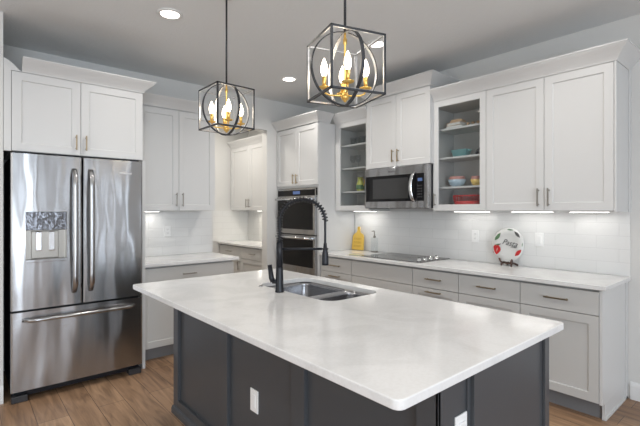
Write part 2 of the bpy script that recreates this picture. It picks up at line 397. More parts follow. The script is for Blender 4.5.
# double wall oven
t = thing('double_oven', 'stainless and black glass double wall oven in the tall cabinet', 'wall oven', (TX, 4.515, .62), RW)
OW = .775
MB().box(.0, OW, .023, .58, .0, 1.06).build('body', 'dark', t)
MB().box(-.004, OW+.004, -.004, .020, .968, 1.060).build('control_panel', 'gloss', t, .002)
MB().box(-.004, OW+.004, -.006, .018, 1.042, 1.062).box(-.004, OW+.004, -.006, .018, .958, .968).box(OW-.012, OW+.004, -.007, .018, .968, 1.042).build('panel_trim', 'steel', t)
MB().box(.33, .47, -.006, -.003, .99, 1.028).build('display', 'clock', t)
for z0, z1 in ((.30+.195, .955), (.0, .482)):
    gl = .36 if z0 > .4 else .34
    d = MB().box(-.004, OW+.004, -.022, .018, z0, z1).build('oven_door', 'steel', t, .003)
    MB().box(.025, OW-.035, -.0245, -.020, z0+(.06 if z0 > .4 else .10), z1-.035 if z0 > .4 else z1-.05).build('window', 'gloss', d)
    m = MB().tube([(.04, -.065, z1-.028), (OW/2, -.072, z1-.028), (OW-.04, -.065, z1-.028)], .0135, 12)
    for q in (.07, OW-.07): m.box(q-.012, q+.012, -.065, -.02, z1-.036, z1-.02)
    m.build('handle', 'chrome', d)

# --- right wall, uppers
UX, UZ, UH = 3.44, 1.402, 1.050
UD = WX-UX
wall_cab('white two-door wall cabinet at the right end above the tile', (UX, 1.782, UZ), RW, 1.782-.848, UD, UH,
         [('shaker', 0, .474, .005, UH, (.474-.038, .11, .14, True)), ('shaker', .474, .934, .005, UH, (.474+.038, .11, .14, True))], hm='nickel')
# side panel detail
tag(MB().box(UX-.002, WX, .834, .847, UZ-.004, UZ+UH).box(WX-.05, WX, .826, .834, UZ-.004, UZ+UH).build('end_panel', 'cab', bevel=.001), 'narrow white side panel on the last wall cabinet beside bare wall', 'cabinet panel')
# glass cabinets
def glass_cab(label, y0, wd, hx):
    t = thing('glass_cabinet', label, 'glass cabinet', (UX, y0, UZ), RW)
    T = .018; m = MB()
    m.box(.001, T, .021, UD, 0, UH).box(wd-T, wd-.001, .021, UD, 0, UH).box(T, wd-T, UD-.012, UD, 0, UH).box(T, wd-T, .021, UD-.012, 0, T).box(T, wd-T, .021, UD-.012, UH-.06, UH)
    m.build('body', 'cabin', t)
    for z in (.233, .512, .787): MB().box(T, wd-T, .045, UD-.013, z-.018, z).build('shelf', 'cab', t, .001)
    g, r = .0018, .058
    m = MB().box(g, r, 0, .02, .005, UH).box(wd-r, wd-g, 0, .02, .005, UH).box(r, wd-r, 0, .02, .005, .005+r).box(r, wd-r, 0, .02, UH-r, UH)
    d = m.build('door', 'cab', t, .0012)
    MB().box(r-.004, wd-r+.004, .009, .013, r, UH-r+.005).build('glass_pane', 'pane', d)
    pull(d, hx, .11, .12, True, 'nickel')
    return t
glass_cab('white glass-front cabinet left of the microwave, dishes on shelves', 3.675, .535, .5)
glass_cab('white glass-front cabinet right of the microwave with colourful bowls', 2.317, .535, .03)
tag(MB().box(UX, WX, 3.676, 3.698, UZ, UZ+UH).build('filler_strip', 'cab'), 'thin white filler strip between oven tower and glass-front cabinet', 'cabinet panel')
tag(MB().sweep([(UX, 3.697), (UX, 3.141)], crown_prof(2.452), 1).build('crown_molding', 'cab'), 'short white crown molding between oven tower and microwave cabinet', 'crown molding')
tag(MB().sweep([(UX, 2.306), (UX, .834), (WX, .834)], crown_prof(2.452), 1).build('crown_molding', 'cab'), 'long white crown molding over the cabinets right of the microwave', 'crown molding')
# microwave cabinet, taller and deeper
KX = 3.385; KW = .826
wall_cab('tall white two-door wall cabinet mounted above the microwave', (KX, 3.136, 1.862), RW, KW, WX-KX, .758,
         [('shaker', 0, KW/2, 0, .745, (KW/2-.035, .11, .13, True)), ('shaker', KW/2, KW, 0, .745, (KW/2+.035, .11, .13, True))], hm='bronze',
         crown=([(0, WX-KX), (0, 0), (KW, 0), (KW, WX-KX)], .748, .108, .082))

# --- left wall
wall_cab('white two-door cabinet above the stainless refrigerator', (.272, 3.80, 1.852), LW, .936, .755, .60,
         [('shaker', 0, .452, 0, .592, (.452-.035, .10, .12, True)), ('shaker', .452, .936, 0, .592, (.452+.035, .10, .12, True))], hm='bronze',
         crown=([(.063, 0), (.936, 0), (.936, .755)], .592, .096, .088))
m = MB(); fp = [(.227, 1.85), (.2705, 1.85), (.2705, 2.446), (.334, 2.446), (.315, 2.462), (.285, 2.495), (.255, 2.518), (.227, 2.53)]
m.loft([[(x, 3.80, z) for x, z in fp], [(x, 3.85, z) for x, z in fp]], True, False)
tag(m.build('tall_cabinet_filler', 'cab'), 'slim white filler panel above and left of the refrigerator', 'cabinet panel')
tag(MB().box(1.2095, 1.235, 3.82, WY-.001, 0, 1.850).build('refrigerator_side_panel', 'cab'), 'white side panel right of the refrigerator', 'cabinet panel')
AX0 = 1.236
wall_cab('white two-door wall cabinet between refrigerator and pantry opening', (AX0, 4.22, 1.405), LW, 2.11-AX0, .34, 1.05,
         [('shaker', .06, 1.704-AX0, 0, 1.04, (1.704-AX0-.033, .115, .14, True)), ('shaker', 1.704-AX0, 2.11-AX0, 0, 1.04, (1.704-AX0+.033, .115, .14, True))], hm='nickel',
         crown=([(0, 0), (2.11-AX0, 0), (2.11-AX0, .34)], 1.045, .108, .082))
bw = 2.19-AX0
base_cab('light grey base cabinet right of the refrigerator with one wide top drawer', (AX0, 3.945, 0), LW, bw,
         [('drawer', 0, bw, ZT0, ZT1, (bw/2-.02, .79, .14, False)), ('shaker', 0, bw/2, .12, ZT0, (bw/2-.035, .6, .14, True)), ('shaker', bw/2, bw, .12, ZT0, (bw/2+.035, .6, .14, True))], hm='nickel')
tag(MB().box(AX0, 2.235, 3.912, WY-.011, .884, .914).build('countertop', 'quartz', bevel=.003), 'short white quartz countertop between refrigerator and pantry opening', 'countertop')

# --- pantry
PF = 3.09
pw = .672
for i, lab in enumerate(('far grey base cabinet inside the pantry against its back wall', 'nearer grey base cabinet inside the pantry beside the opening')):
    y = PY1-.012-i*pw
    base_cab(lab, (PF, y, 0), RW, pw, [('drawer', 0, pw, ZT0, ZT1, (pw/2, .79, .14, False)), ('shaker', 0, pw, .12, ZT0, (pw-.04, .6, .14, True))], dep=PX1-PF-.001, hm='nickel')
tag(MB().box(PF-.03, PX1-.011, WY+.121, PY1-.011, .884, .914).build('countertop', 'quartz', bevel=.003), 'white countertop inside the pantry seen through the opening', 'countertop')
pl = PY1-.02-(WY+.14)
wall_cab('white two-door wall cabinet inside the pantry above warm lit tile', (3.29, PY1-.02, 1.405), RW, pl, PX1-3.29, 1.0,
         [('shaker', 0, .55, 0, .99, (.55-.035, .11, .13, True)), ('shaker', .55, 1.10, 0, .99, (.55+.035, .11, .13, True)), ('shaker', 1.10, pl, 0, .99, None)], hm='nickel',
         crown=([(0, 0), (pl, 0)], .99, .10, .075))

# ------------------------------------------------------------------ refrigerator
FR = thing('refrigerator', 'stainless french door refrigerator with water dispenser and bottom freezer', 'refrigerator', (.262, 3.72, 0))
FW = .918
MB().box(.012, FW-.012, .078, .80, .03, 1.815).build('body', 'dark', FR, .004)
def curved(x0, x1, t, bulge, r=.012, n=10):
    P = [(x1, t), (x0, t)]
    w2 = (x1-x0)
    fr = []
    for k in range(n+1):
        u = k/n; fr.append((x0+r+(w2-2*r)*u, bulge*(1-4*(u-.5)**2)*-1))
    left = [(x0, r), (x0+r*.3, r*.3)]; right = [(x1-r*.3, r*.3), (x1, r)]
    return P + left + fr + right
ld = MB().prism(curved(0, .456, .072, .004), .678, 1.828).build('left_door', 'steel', FR)
c = MB().box(.088, .350, -.03, .052, 1.022, 1.400).build('c', 'steel'); c.location = FR.location; c.parent = None
ld.parent = None; ld.location = FR.location
cut(ld, [c]); ld.parent = FR; ld.location = (0, 0, 0)
d = MB().box(.0885, .3495, -.004, .03, 1.262, 1.3995).build('dispenser_panel', 'mirror', ld, .003)
m = MB().box(.0885, .3495, .046, .0515, 1.0225, 1.262); m.box(.089, .094, .0, .05, 1.03, 1.262).box(.344, .349, .0, .05, 1.03, 1.262)
m.build('dispenser_recess', 'nickel', ld)
MB().box(.125, .300, .028, .045, 1.05, 1.255).build('dispenser_back_plate', 'nickel', ld, .004)
for x in (.150, .232): MB().box(x, x+.042, .008, .027, 1.105, 1.250).build('dispenser_paddle', 'chrome', ld, .006)
MB().box(.084, .354, -.014, .045, 1.0225, 1.046).build('drip_tray', 'steel', ld, .003)
rd = MB().prism(curved(.462, FW, .072, .004), .678, 1.828).build('right_door', 'steel', FR)
text('logo', 'Whirlpool', .0225, 'logo', rd, (.78, -.0045, 1.722), (PI/2, 0, 0))
fd = MB().prism(curved(0, FW, .072, .004), .085, .662).build('freezer_drawer', 'steel', FR)
def bowed(p0, p1, out, wdt, th, n=14, horiz=False):
    m = MB(); rings = []
    for k in range(n+1):
        u = k/n; p = Vector(p0).lerp(Vector(p1), u); e = min(u, 1-u)
        y = -out*(1-(1-min(1, e/.07))**2)-.008*math.sin(PI*u)
        a, b = wdt/2, th/2
        if horiz: rings.append([(p.x, y-b, p.z-a*.7), (p.x, y-b-.002, p.z), (p.x, y-b, p.z+a*.7), (p.x, y+b, p.z+a), (p.x, y+b, p.z-a)])
        else: rings.append([(p.x-a*.7, y-b, p.z), (p.x, y-b-.002, p.z), (p.x+a*.7, y-b, p.z), (p.x+a, y+b, p.z), (p.x-a, y+b, p.z)])
    return m.loft(rings)
bowed((.400, 0, .765), (.400, 0, 1.738), .055, .040, .014).build('handle', 'steel', ld)
bowed((.516, 0, .765), (.516, 0, 1.738), .055, .040, .014).build('handle', 'steel', rd)
bowed((.065, 0, .603), (FW-.065, 0, .603), .055, .030, .014, horiz=True).build('handle', 'steel', fd)
MB().box(.02, FW-.02, .06, .10, .028, .082).build('kick_grille', 'black', FR)
for x in (.005, FW-.105): MB().box(x, x+.10, .012, .09, 0, .05).build('foot', 'dark', FR, .006)
for x in (.02, FW-.12): MB().box(x, x+.10, .04, .14, 1.829, 1.845).build('hinge_cover', 'black', FR, .003)

# ------------------------------------------------------------------ island
IX0, IX1, IY0, IY1 = .86, 2.029, .681, 2.932
BX0, BX1, BY0, BY1 = 1.12, 1.93, .735, 2.872
isl = thing('kitchen_island', 'large charcoal kitchen island base with framed panels under white quartz', 'kitchen island', ((BX0+BX1)/2, (BY0+BY1)/2, 0))
def IL(m): 
    bmesh.ops.translate(m.bm, verts=m.bm.verts, vec=(-(BX0+BX1)/2, -(BY0+BY1)/2, 0)); return m
ip = .022; ipn = .010
sx0, sy0 = 1.50, 1.66
m = MB().box(BX0+ip, 1.42, BY0+ipn, BY1-ip, 0, .8835).box(1.42, BX1, BY0+ipn, BY1-ip, 0, .55).box(1.42, BX1, BY0+ipn, 1.60, .55, .8835).box(1.42, BX1, 2.46, BY1-ip, .55, .8835).box(1.90+.05, BX1, 1.6, 2.46, .55, .8835) if BX1 > 1.96 else MB().box(BX0+ip, 1.42, BY0+ipn, BY1-ip, 0, .8835).box(1.42, BX1, BY0+ipn, BY1-ip, 0, .55).box(1.42, BX1, BY0+ipn, 1.60, .55, .8835).box(1.42, BX1, 2.46, BY1-ip, .55, .8835)
IL(m).build('body', 'char', isl)
m = MB(); z0, z1 = .10, .8835
for a, b in ((BY0, .819), (1.405, 1.499), (2.095, 2.185), (2.797, BY1)): m.box(BX0, BX0+ip, a, b, 0, z1)
for a, b in ((.819, 1.405), (1.499, 2.095), (2.185, 2.797)): m.box(BX0, BX0+ip, a, b, 0, z0).box(BX0, BX0+ip, a, b, .866, z1)
IL(m).build('seating_side_frame', 'char', isl, .0015)
m = MB().box(BX0+ip, BX0+.095, BY1-ip, BY1, 0, z1).box(BX1-.07, BX1, BY1-ip, BY1, 0, z1).box(BX0+.095, BX1-.07, BY1-ip, BY1, 0, z0)
IL(m).build('far_end_frame', 'char', isl, .0015)
m = MB()
m.box(BX0, BX0+.013, BY0, BY0+ipn, 0, z1)
m.box(1.300, 1.318, BY0+.003, BY0+ipn, 0, z1)
m.box(BX0+ip, 1.318, BY0+.003, BY0+ipn, 0, z0)
IL(m).build('corner_post', 'char', isl, .001)
# framed end panel at the near end
E0, E1, EY = 1.318, BX1, .712
m = MB().box(E0, E1, EY+.012, BY0+ipn, 0, z1).box(E1-.045, E1, EY, EY+.012, 0, z1).box(E0, E1-.045, EY, EY+.012, 0, z0).box(E0, E1-.045, EY, EY+.012, .866, z1)
IL(m).build('end_panel', 'char', isl, .0015)
IL(MB().sweep([(BX0, BY1), (BX0, BY0)], [(0, 0), (.016, 0), (.016, .03), (.010, .045), (0, .05)], 1)).build('base_molding', 'char', isl)
# countertop with sink cut-out
top = MB().prism(rrect(IX0, IX1, IY0, IY1, .028, 8), .884, .914).build('island_countertop', 'quartz')
_SB = [(1.515, 1.925, 1.955, 2.39), (1.515, 1.925, 1.675, 1.930)]
hole = MB().prism(rrect(1.505, 1.935, 1.665, 2.40, .085, 10), .8, 1.0).build('c', 'quartz')
cut(top, [hole])
b = top.modifiers.new('bevel', 'BEVEL'); b.width = .004; b.segments = 3; b.limit_method = 'ANGLE'; b.angle_limit = .8
tag(top, 'large white quartz slab on the charcoal island with sink cut-out', 'countertop')
# sink
sk = thing('double_bowl_sink', 'stainless double bowl undermount sink set in the island slab', 'sink', (1.72, 2.03, .67))
def bowl(x0, x1, y0, y1, zb):
    m = MB(); ox, oy, oz = 1.72, 2.03, .67
    def ring(x0, x1, y0, y1, r, z): return [(x-ox, y-oy, z-oz) for x, y in rrect(x0, x1, y0, y1, r, 6)]
    r = [ring(x0-.004, x1+.004, y0-.004, y1+.004, .06, zb-.004), ring(x0-.004, x1+.004, y0-.004, y1+.004, .06, .8830),
         ring(x0, x1, y0, y1, .056, .8830), ring(x0+.003, x1-.003, y0+.003, y1-.003, .05, .86), ring(x0+.012, x1-.012, y0+.012, y1-.012, .05, zb+.03), ring(x0+.035, x1-.035, y0+.035, y1-.035, .04, zb)]
    return m.loft(r, True, True)
bowl(1.506, 1.934, 1.960, 2.402, .69).build('left_bowl', 'sink', sk)
bowl(1.506, 1.934, 1.662, 1.940, .69).build('right_bowl', 'sink', sk)
MB().box(-.20, .20, -.089, -.071, .188, .2105).build('divider', 'sink', sk, .004)
for y in (.15, -.23): MB().lathe([(.0, 0), (.04, 0), (.042, .004), (.028, .005), (.025, .001), (0, .001)], 0, y, 20, .0205).build('drain', 'chrome', sk)
MB().cyl((.197, .02, .165), (.205, .02, .165), .014).build('overflow_plate', 'plate', sk)
# faucet
fc = thing('kitchen_faucet', 'matte black spring-neck pull-down faucet standing beside the island sink', 'faucet', (1.462, 2.072, .914))
dirv = Vector((.655, -.755, 0)).normalized(); dx, dy = .212, -.180
dirv = Vector((dx, dy, 0)).normalized(); reach = math.hypot(dx, dy)
MB().lathe([(0, 0), (.0275, 0), (.0275, .006), (.026, .012), (.0215, .14), (.0205, .155), (0, .157)]).build('base', 'black', fc)
MB().lathe([(0, .15), (.0200, .15), (.0200, .30), (.014, .306), (0, .306)]).build('column', 'black', fc)
def arc(u):  # spring neck: up, over and down
    hR = reach/2
    if u < .22: return Vector((0, 0, .30+(.43-.30)*u/.22))
    if u < .80:
        a = PI*(u-.22)/.58; p = dirv*(hR-hR*math.cos(a)); return Vector((p.x, p.y, .43+.135*math.sin(a)))
    p = dirv*reach; return Vector((p.x, p.y, .43-(.43-.27)*(u-.80)/.20))
path = [arc(k/60) for k in range(61)]
MB().tube(path, .0075, 10).build('hose', 'black', fc)
# coil wound round the hose
coil = []
turns = 32; N_ = turns*10
up = Vector((0, 0, 1)); side = dirv.cross(up)
pts = [arc(.0 + .80*k/N_) for k in range(N_+1)]
for k in range(N_+1):
    p = pts[k]; t_ = (pts[min(k+1, N_)]-pts[max(k-1, 0)]).normalized(); a = side; b_ = t_.cross(a).normalized()
    an = 2*PI*turns*k/N_; coil.append(p+.0165*(math.cos(an)*a+math.sin(an)*b_))
MB().tube(coil, .0030, 6).build('spring', 'black', fc)
hp = dirv*reach
MB().lathe([(0, 0), (.0205, 0), (.0215, .01), (.019, .07), (.0125, .10), (.010, .135), (0, .135)], hp.x, hp.y, 20, .163).build('spray_head', 'black', fc)
m = MB().tube([(0, 0, .262), (hp.x*.93, hp.y*.93, .262)], .0075, 10)
m.tube([(hp.x+.016*math.cos(a), hp.y+.016*math.sin(a), .262) for a in [2*PI*k/20 for k in range(20)]], .005, 8, closed=True)
m.build('support_arm', 'black', fc)
lv = Vector((-.757, .653, 0))
m = MB().tube([(0, 0, .062), lv*.044+Vector((0, 0, .064))], .014, 12)
m.tube([lv*.040+Vector((0, 0, .064)), lv*.050+Vector((0, 0, .088)), lv*.060+Vector((0, 0, .165))], .008, 10, radii=[.017, .0165, .014])
m.build('lever_handle', 'black', fc)
t = thing('air_switch_button', 'tiny round metal air switch button on the island left of faucet', 'sink button', (1.475, 2.300, .914))
MB().lathe([(0, 0), (.016, 0), (.016, .003), (.012, .005), (.011, .005)]).build('collar', 'chrome', t)
MB().lathe([(0, .003), (.010, .003), (.010, .008), (.008, .010), (0, .010)]).build('button', 'nickel', t)

# ------------------------------------------------------------------ outlets
def outlet(label, loc, rz, style='duplex'):
    t = thing('wall_outlet', label, 'outlet', loc, rz)
    MB().box(-.036, .036, -.006, 0, -.058, .058).build('cover_plate', 'plastic', t, .002)
    if style == 'duplex':
        for z in (-.021, .021):
            f = MB().prism(rrect(-.0165, .0165, -.0145, .0145, .008, 4), 0, .002).build('socket', 'plastic', t, loc=(0, -.006, z), rot=(PI/2, 0, 0))
            MB().box(-.008, -.0055, -.0003, .0035, .0020, .0024).box(.0055, .008, -.0003, .0035, .0020, .0024) if 0 else None
            MB().box(-.0085, -.006, -.004, .006, .002, .0026).box(.006, .0085, -.004, .006, .002, .0026).box(-.002, .002, -.0105, -.007, .002, .0026).build('slots', 'slot', f)
    else:
        MB().box(-.0165, .0165, -.010, -.005, -.033, .033).build('rocker', 'plastic', t, .002)
    return t
outlet('white duplex outlet on the right tile just left of the decorated plate', (WX-.0105, 2.065, 1.159), RW)
outlet('white rocker switch on the right tile just right of the decorated plate', (WX-.0105, 1.474, 1.157), RW, 'rocker')
outlet('white duplex outlet on the short backsplash right of the refrigerator', (1.706, WY-.0105, 1.181), LW)
outlet('white outlet on the dark long side of the island', (BX0+ip-.0005, 1.838, .43), RW, 'rocker')
outlet('white outlet on the narrow near end of the island', (1.262, BY0+ipn-.0005, .672), LW, 'rocker')

# ------------------------------------------------------------------ microwave
MW = .816; mw = thing('microwave', 'stainless over-the-range microwave with black window and arched handle', 'microwave', (3.365, 3.136, 1.430), RW)
MH = .425
MB().box(0, MW, .052, WX-3.365-.002, 0, MH).build('body', 'dark', mw, .003)
MB().box(.0, MW, .0, .050, .0, MH).build('door', 'steel', mw, .004)
MB().box(.012, MW-.045, -.003, .004, .072, MH-.082).build('window', 'gloss', mw, .002)
MB().box(.115, .585, -.0042, -.002, .10, MH-.115).build('inner_window', 'cook', mw)
text('logo', 'Whirlpool', .022, 'ink', mw, (.37, -.0008, MH-.045), (PI/2, 0, 0))
m = MB(); rings = []
for k in range(15):
    u = k/14; z = .062+(MH-.062-.070)*u; y = -.045*math.sin(PI*u)**.55-.004; xx = .655-.012*math.sin(PI*u)
    rings.append([(xx-.016, y-.006, z), (xx+.016, y-.006, z), (xx+.016, y+.006, z), (xx-.016, y+.006, z)])
m.loft(rings).build('handle', 'chrome', mw)
k_ = MB().box(.690, MW-.062, -.0045, -.002, .085, MH-.095).build('control_panel', 'gloss', mw)
MB().box(.700, .752, -.006, -.004, .265, .295).build('display', 'clock', k_)
m = MB()
for r in range(5):
    for q in range(3): m.box(.699+q*.019, .711+q*.019, -.0052, -.004, .105+r*.027, .118+r*.027)
m.build('keypad', 'dark', k_)
m = MB()
for q in range(12): m.box(.06+q*.058, .105+q*.058, .0, .12, -.003, .0)
m.build('underside_vent', 'dark', mw)

# ------------------------------------------------------------------ cooktop
ck = thing('cooktop', 'black glass electric cooktop with knobs set in the right counter', 'cooktop', (3.515, 2.72, .914), RW)
MB().prism(rrect(-.385, .385, -.258, .255, .012), 0, .006).build('glass_surface', 'cook', ck, .001)
for x, y, r in ((-.23, -.12, .085), (-.22, .12, .105), (.06, -.11, .105), (.07, .13, .08)):
    MB().tube([(x+r*math.cos(a), y+r*math.sin(a), .0062) for a in [2*PI*k/40 for k in range(40)]], .0009, 4, closed=True).build('burner_ring', 'nickel', ck)
for i in range(4):
    kb = MB().lathe([(0, 0), (.022, 0), (.022, .005), (.018, .008), (.0165, .028), (.014, .031), (0, .031)], 0, 0, 20).build('knob', 'chrome', ck, loc=(.325, -.19+i*.098, .006))
    MB().box(-.004, .004, -.016, .016, .028, .036).build('grip', 'black', kb, .001)

# ------------------------------------------------------------------ counter items
# yellow bottle-shaped board
bd = thing('cutting_board', 'yellow paddle-shaped cutting board leaning on the tile by the oven tower', 'cutting board', (3.745, 3.600, .9145), RW)
prof = [(-.098, 0), (.098, 0), (.092, .165), (.075, .195), (.035, .215), (.022, .235), (.020, .275), (.012, .290), (-.012, .290), (-.020, .275), (-.022, .235), (-.035, .215), (-.075, .195), (-.092, .165)]
bb = MB().prism(prof, -.008, .008).build('board', 'yboard', bd, .003, loc=(0, -.022, .003), rot=(PI/2-.10, 0, 0))
for i in range(3):
    m = MB(); z = .135-i*.045
    for j, (a, b_) in enumerate(((-.060, -.038), (-.030, -.006), (.004, .022), (.030, .056))):
        m.box(a, a+.006, z-.012, z+.012, .008, .0088).box(a, b_, z+.006, z+.012, .008, .0088)
        m.box(b_-.005, b_, z-.012, z+.002, .008, .0088)
    m.build('lettering', 'ochre', bb)
MB().tube([(.006*math.cos(a), .262+.006*math.sin(a), .0085) for a in [2*PI*k/16 for k in range(16)]], .0015, 6, closed=True).build('hanging_hole', 'ochre', bb)
# soap dispenser
sd = thing('soap_dispenser', 'clear square glass pump bottle on the counter right of the yellow board', 'soap dispenser', (3.70, 3.30, .9145), RW)
MB().prism(rrect(-.032, .032, -.032, .032, .008), 0, .012).build('bottle_base', 'nickel', sd, .001)
MB().prism(rrect(-.032, .032, -.032, .032, .008), .012, .170).build('bottle', 'glassware', sd, .003)
MB().lathe([(0, .170), (.016, .170), (.016, .190), (.007, .196), (.005, .240), (0, .240)]).tube([(0, 0, .238), (0, -.010, .252), (.0, -.045, .246)], .0055, 8).build('pump', 'nickel', sd)
# spoon rest
sr = MB(); rings = []
for k in range(13):
    u = k/12; x = -.085+.17*u; wv = .012+.032*math.sin(PI*min(1, u*1.25))**.8 if u < .8 else .012+.010*(1-u)/.2
    rings.append([(x, -wv, .008), (x, -wv*.6, .001), (x, wv*.6, .001), (x, wv, .008), (x, wv*.6, .005), (x, -wv*.6, .005)])
tag(sr.loft(rings).build('spoon_rest', 'muted', loc=(3.285, 3.215, .9142), rot=(0, 0, -1.45)), 'small flat yellow-green spoon rest on the counter left of the cooktop', 'spoon rest')
# decorated plate
pl_ = thing('decorative_plate', 'round white plate with a red tomato rim design and cursive word, on a stand', 'plate', (3.690, 1.700, .955), RW-.12)
R_ = .150
pr = [(0, 0), (.085, 0), (.096, .004), (R_, .014), (R_, .018), (.095, .009), (.085, .005), (0, .005)]
pt = MB().lathe(pr, 0, 0, 48).build('dish', 'plate', pl_, loc=(0, 0, R_*.985), rot=(PI/2-.16, 0, 0))
def blob(name, mt, pts, z=.0150):
    m = MB(); m.prism(pts, z, z+.0012); return m.build(name, mt, pt)
def leafpts(cx, cy_, L_, W_, a, n=8):
    P = []
    for k in range(n+1): u = k/n; P.append((-L_+2*L_*u, W_*math.sin(PI*u)))
    for k in range(1, n): u = 1-k/n; P.append((-L_+2*L_*u, -W_*math.sin(PI*u)))
    return [(cx+x*math.cos(a)-y*math.sin(a), cy_+x*math.sin(a)+y*math.cos(a)) for x, y in P]
blob('green_leaf', 'green', leafpts(-.104, .066, .044, .018, .95))
blob('green_leaf', 'ink', leafpts(.080, .094, .040, .013, -.75))
blob('green_leaf', 'green', leafpts(.012, .133, .032, .006, -.05))
blob('green_leaf', 'green', leafpts(.136, .010, .022, .004, 1.5))
tp = [(-.104+.038*math.cos(a)*(1+.08*math.cos(3*a)), -.050+.043*math.sin(a)*(1-.1*math.cos(2*a))) for a in [2*PI*k/20 for k in range(20)]]
blob('red_tomato', 'red', tp, .0152)
blob('tomato_highlight', 'pink', leafpts(-.098, -.053, .020, .005, 1.3), .0166)
blob('tomato_leaf', 'green', leafpts(-.098, -.006, .023, .006, .35), .0170)
blob('tomato_stem', 'darkwood', leafpts(-.078, -.004, .020, .0035, .5), .0172)
blob('red_pepper', 'red', leafpts(.104, -.066, .040, .018, .85), .0152)
text('word', 'Pasta', .070, 'ink', pt, (.012, .014, .0066), (0, 0, -.14), .0006, .35)
text('small_word', 'bowl', .026, 'ink', pt, (.050, -.018, .0080), (0, 0, -.14), .0006, .35)
st = thing('plate_stand', 'small dark carved wooden easel holding the decorated plate', 'plate stand', (3.690, 1.700, .9145), RW-.12)
m = MB()
for x in (-.040, .040):
    m.tube([(x*1.25, -.040, .006), (x*1.05, -.030, .020), (x, -.012, .030), (x*.95, .030, .022), (x*1.2, .060, .006)], .0095, 8)
    m.tube([(x, -.020, .028), (x*1.15, -.044, .034), (x*1.35, -.050, .052), (x*1.55, -.046, .066)], .0075, 8)
m.tube([(-.040, -.020, .030), (0, -.024, .024), (.040, -.020, .030)], .009, 8).tube([(-.040, .030, .024), (.040, .030, .024)], .005, 8)
m.build('cradle', 'darkwood', st)
MB().tube([(-.022, .022, .024), (-.014, .055, .12), (.014, .055, .12), (.022, .022, .024)], .0045, 8).build('back_rest', 'darkwood', st)

# ------------------------------------------------------------------ crockery behind glass
def dish(name, label, cat, mt, prof, x, y, z, group=None, n=28):
    return tag(MB().lathe(prof, 0, 0, n).build(name, mt, loc=(x, y, z+.0005)), label, cat, group)
def bowlp(r, h, th=.004): return [(0, 0), (r*.5, 0), (r*.55, .004), (r*.8, h*.35), (r, h), (r-th, h), (r*.8-th, h*.38), (r*.5, .009), (0, .008)]
Z1, Z2, Z3, Z0 = UZ+.233, UZ+.512, UZ+.787, UZ+.018
# right glass cabinet: Y 1.79..2.31
dish('mixing_bowl', 'pale blue bowl on the third shelf, beneath pink bowls', 'bowl', 'blue', bowlp(.086, .068), 3.60, 2.155, Z1)
for i in range(2):
    dish('small_bowl', ('lower', 'upper')[i]+' dusty pink bowl nested in the pale blue bowl', 'bowl', 'pink', bowlp(.078-.004*i, .042), 3.60, 2.155, Z1+.038+i*.016)
dish('small_bowl', 'yellow bowl on the third shelf of the right glass cabinet', 'bowl', 'yellow', bowlp(.060, .060), 3.60, 1.95, Z1)
for i in range(2):
    dish('small_bowl', ('lower', 'upper')[i]+' brownish pink bowl nested in the yellow bowl', 'bowl', 'pink', bowlp(.056-.003*i, .040), 3.60, 1.95, Z1+.035+i*.015)
tb = thing('casserole_dish', 'rectangular teal baking dish on the second shelf behind glass', 'baking dish', (3.60, 2.11, Z2), RW)
m = MB(); rg = []
for x0, y0, z in ((.066, .05, 0), (.078, .060, .068), (.084, .064, .070), (.074, .056, .070), (.062, .046, .006)): rg.append([(p, q, z+.0005) for p, q in rrect(-x0, x0, -y0, y0, .02, 4)])
m.loft(rg).build('dish', 'teal', tb)
MB().box(-.100, -.078, -.02, .02, .055, .066).box(.078, .100, -.02, .02, .055, .066).build('side_handles', 'teal', tb, .003)
dish('sugar_jar', 'small round black jar at the right of the second shelf', 'jar', 'black', [(0, 0), (.022, 0), (.034, .012), (.036, .03), (.026, .048), (.010, .055), (.008, .064), (0, .066)], 3.56, 1.905, Z2)
# books and block letters on the top shelf
for i, (mt, dx_, a) in enumerate((('plate', .0, .05), ('wood', .006, -.06))):
    b_ = thing('book', ('white', 'tan')[i]+' book lying flat on the top shelf, '+('bottom of the stack', 'on top of the white book')[i], 'book', (3.60, 2.15, Z3+.001+i*.030), RW+a)
    MB().box(-.085+dx_, .075-dx_, -.06, .06, 0, .003).box(-.085+dx_, .075-dx_, -.06, .06, .025, .028).box(-.085+dx_, -.081+dx_, -.06, .06, .003, .025).build('cover', mt, b_)
    MB().box(-.080+dx_, .071-dx_, -.056, .056, .003, .025).build('pages', 'plate', b_)
cr = MB().prism([(-.065, 0), (.065, 0), (.060, .018), (.045, .030), (-.045, .030), (-.060, .018)], -.04, .04)
tag(cr.build('wooden_trinket', 'wood', loc=(3.60, 2.145, Z3+.0605), rot=(PI/2, 0, RW), bevel=.006), 'small light wooden block on top of the books behind glass', 'ornament')
for i, y in enumerate((2.035, 1.985, 1.935, 1.885)):
    tag(MB().lathe([(0, 0), (.020, 0), (.021, .012), (.010, .020), (.014, .034), (.018, .040), (.010, .046), (0, .047)], 0, 0, 18).build('wooden_cup', 'wood', loc=(3.59, y, Z3+.0005)),
        ('leftmost', 'second', 'third', 'rightmost')[i]+' of the four small wooden egg cups on the top shelf', 'cup', 'wooden cups on the top shelf')
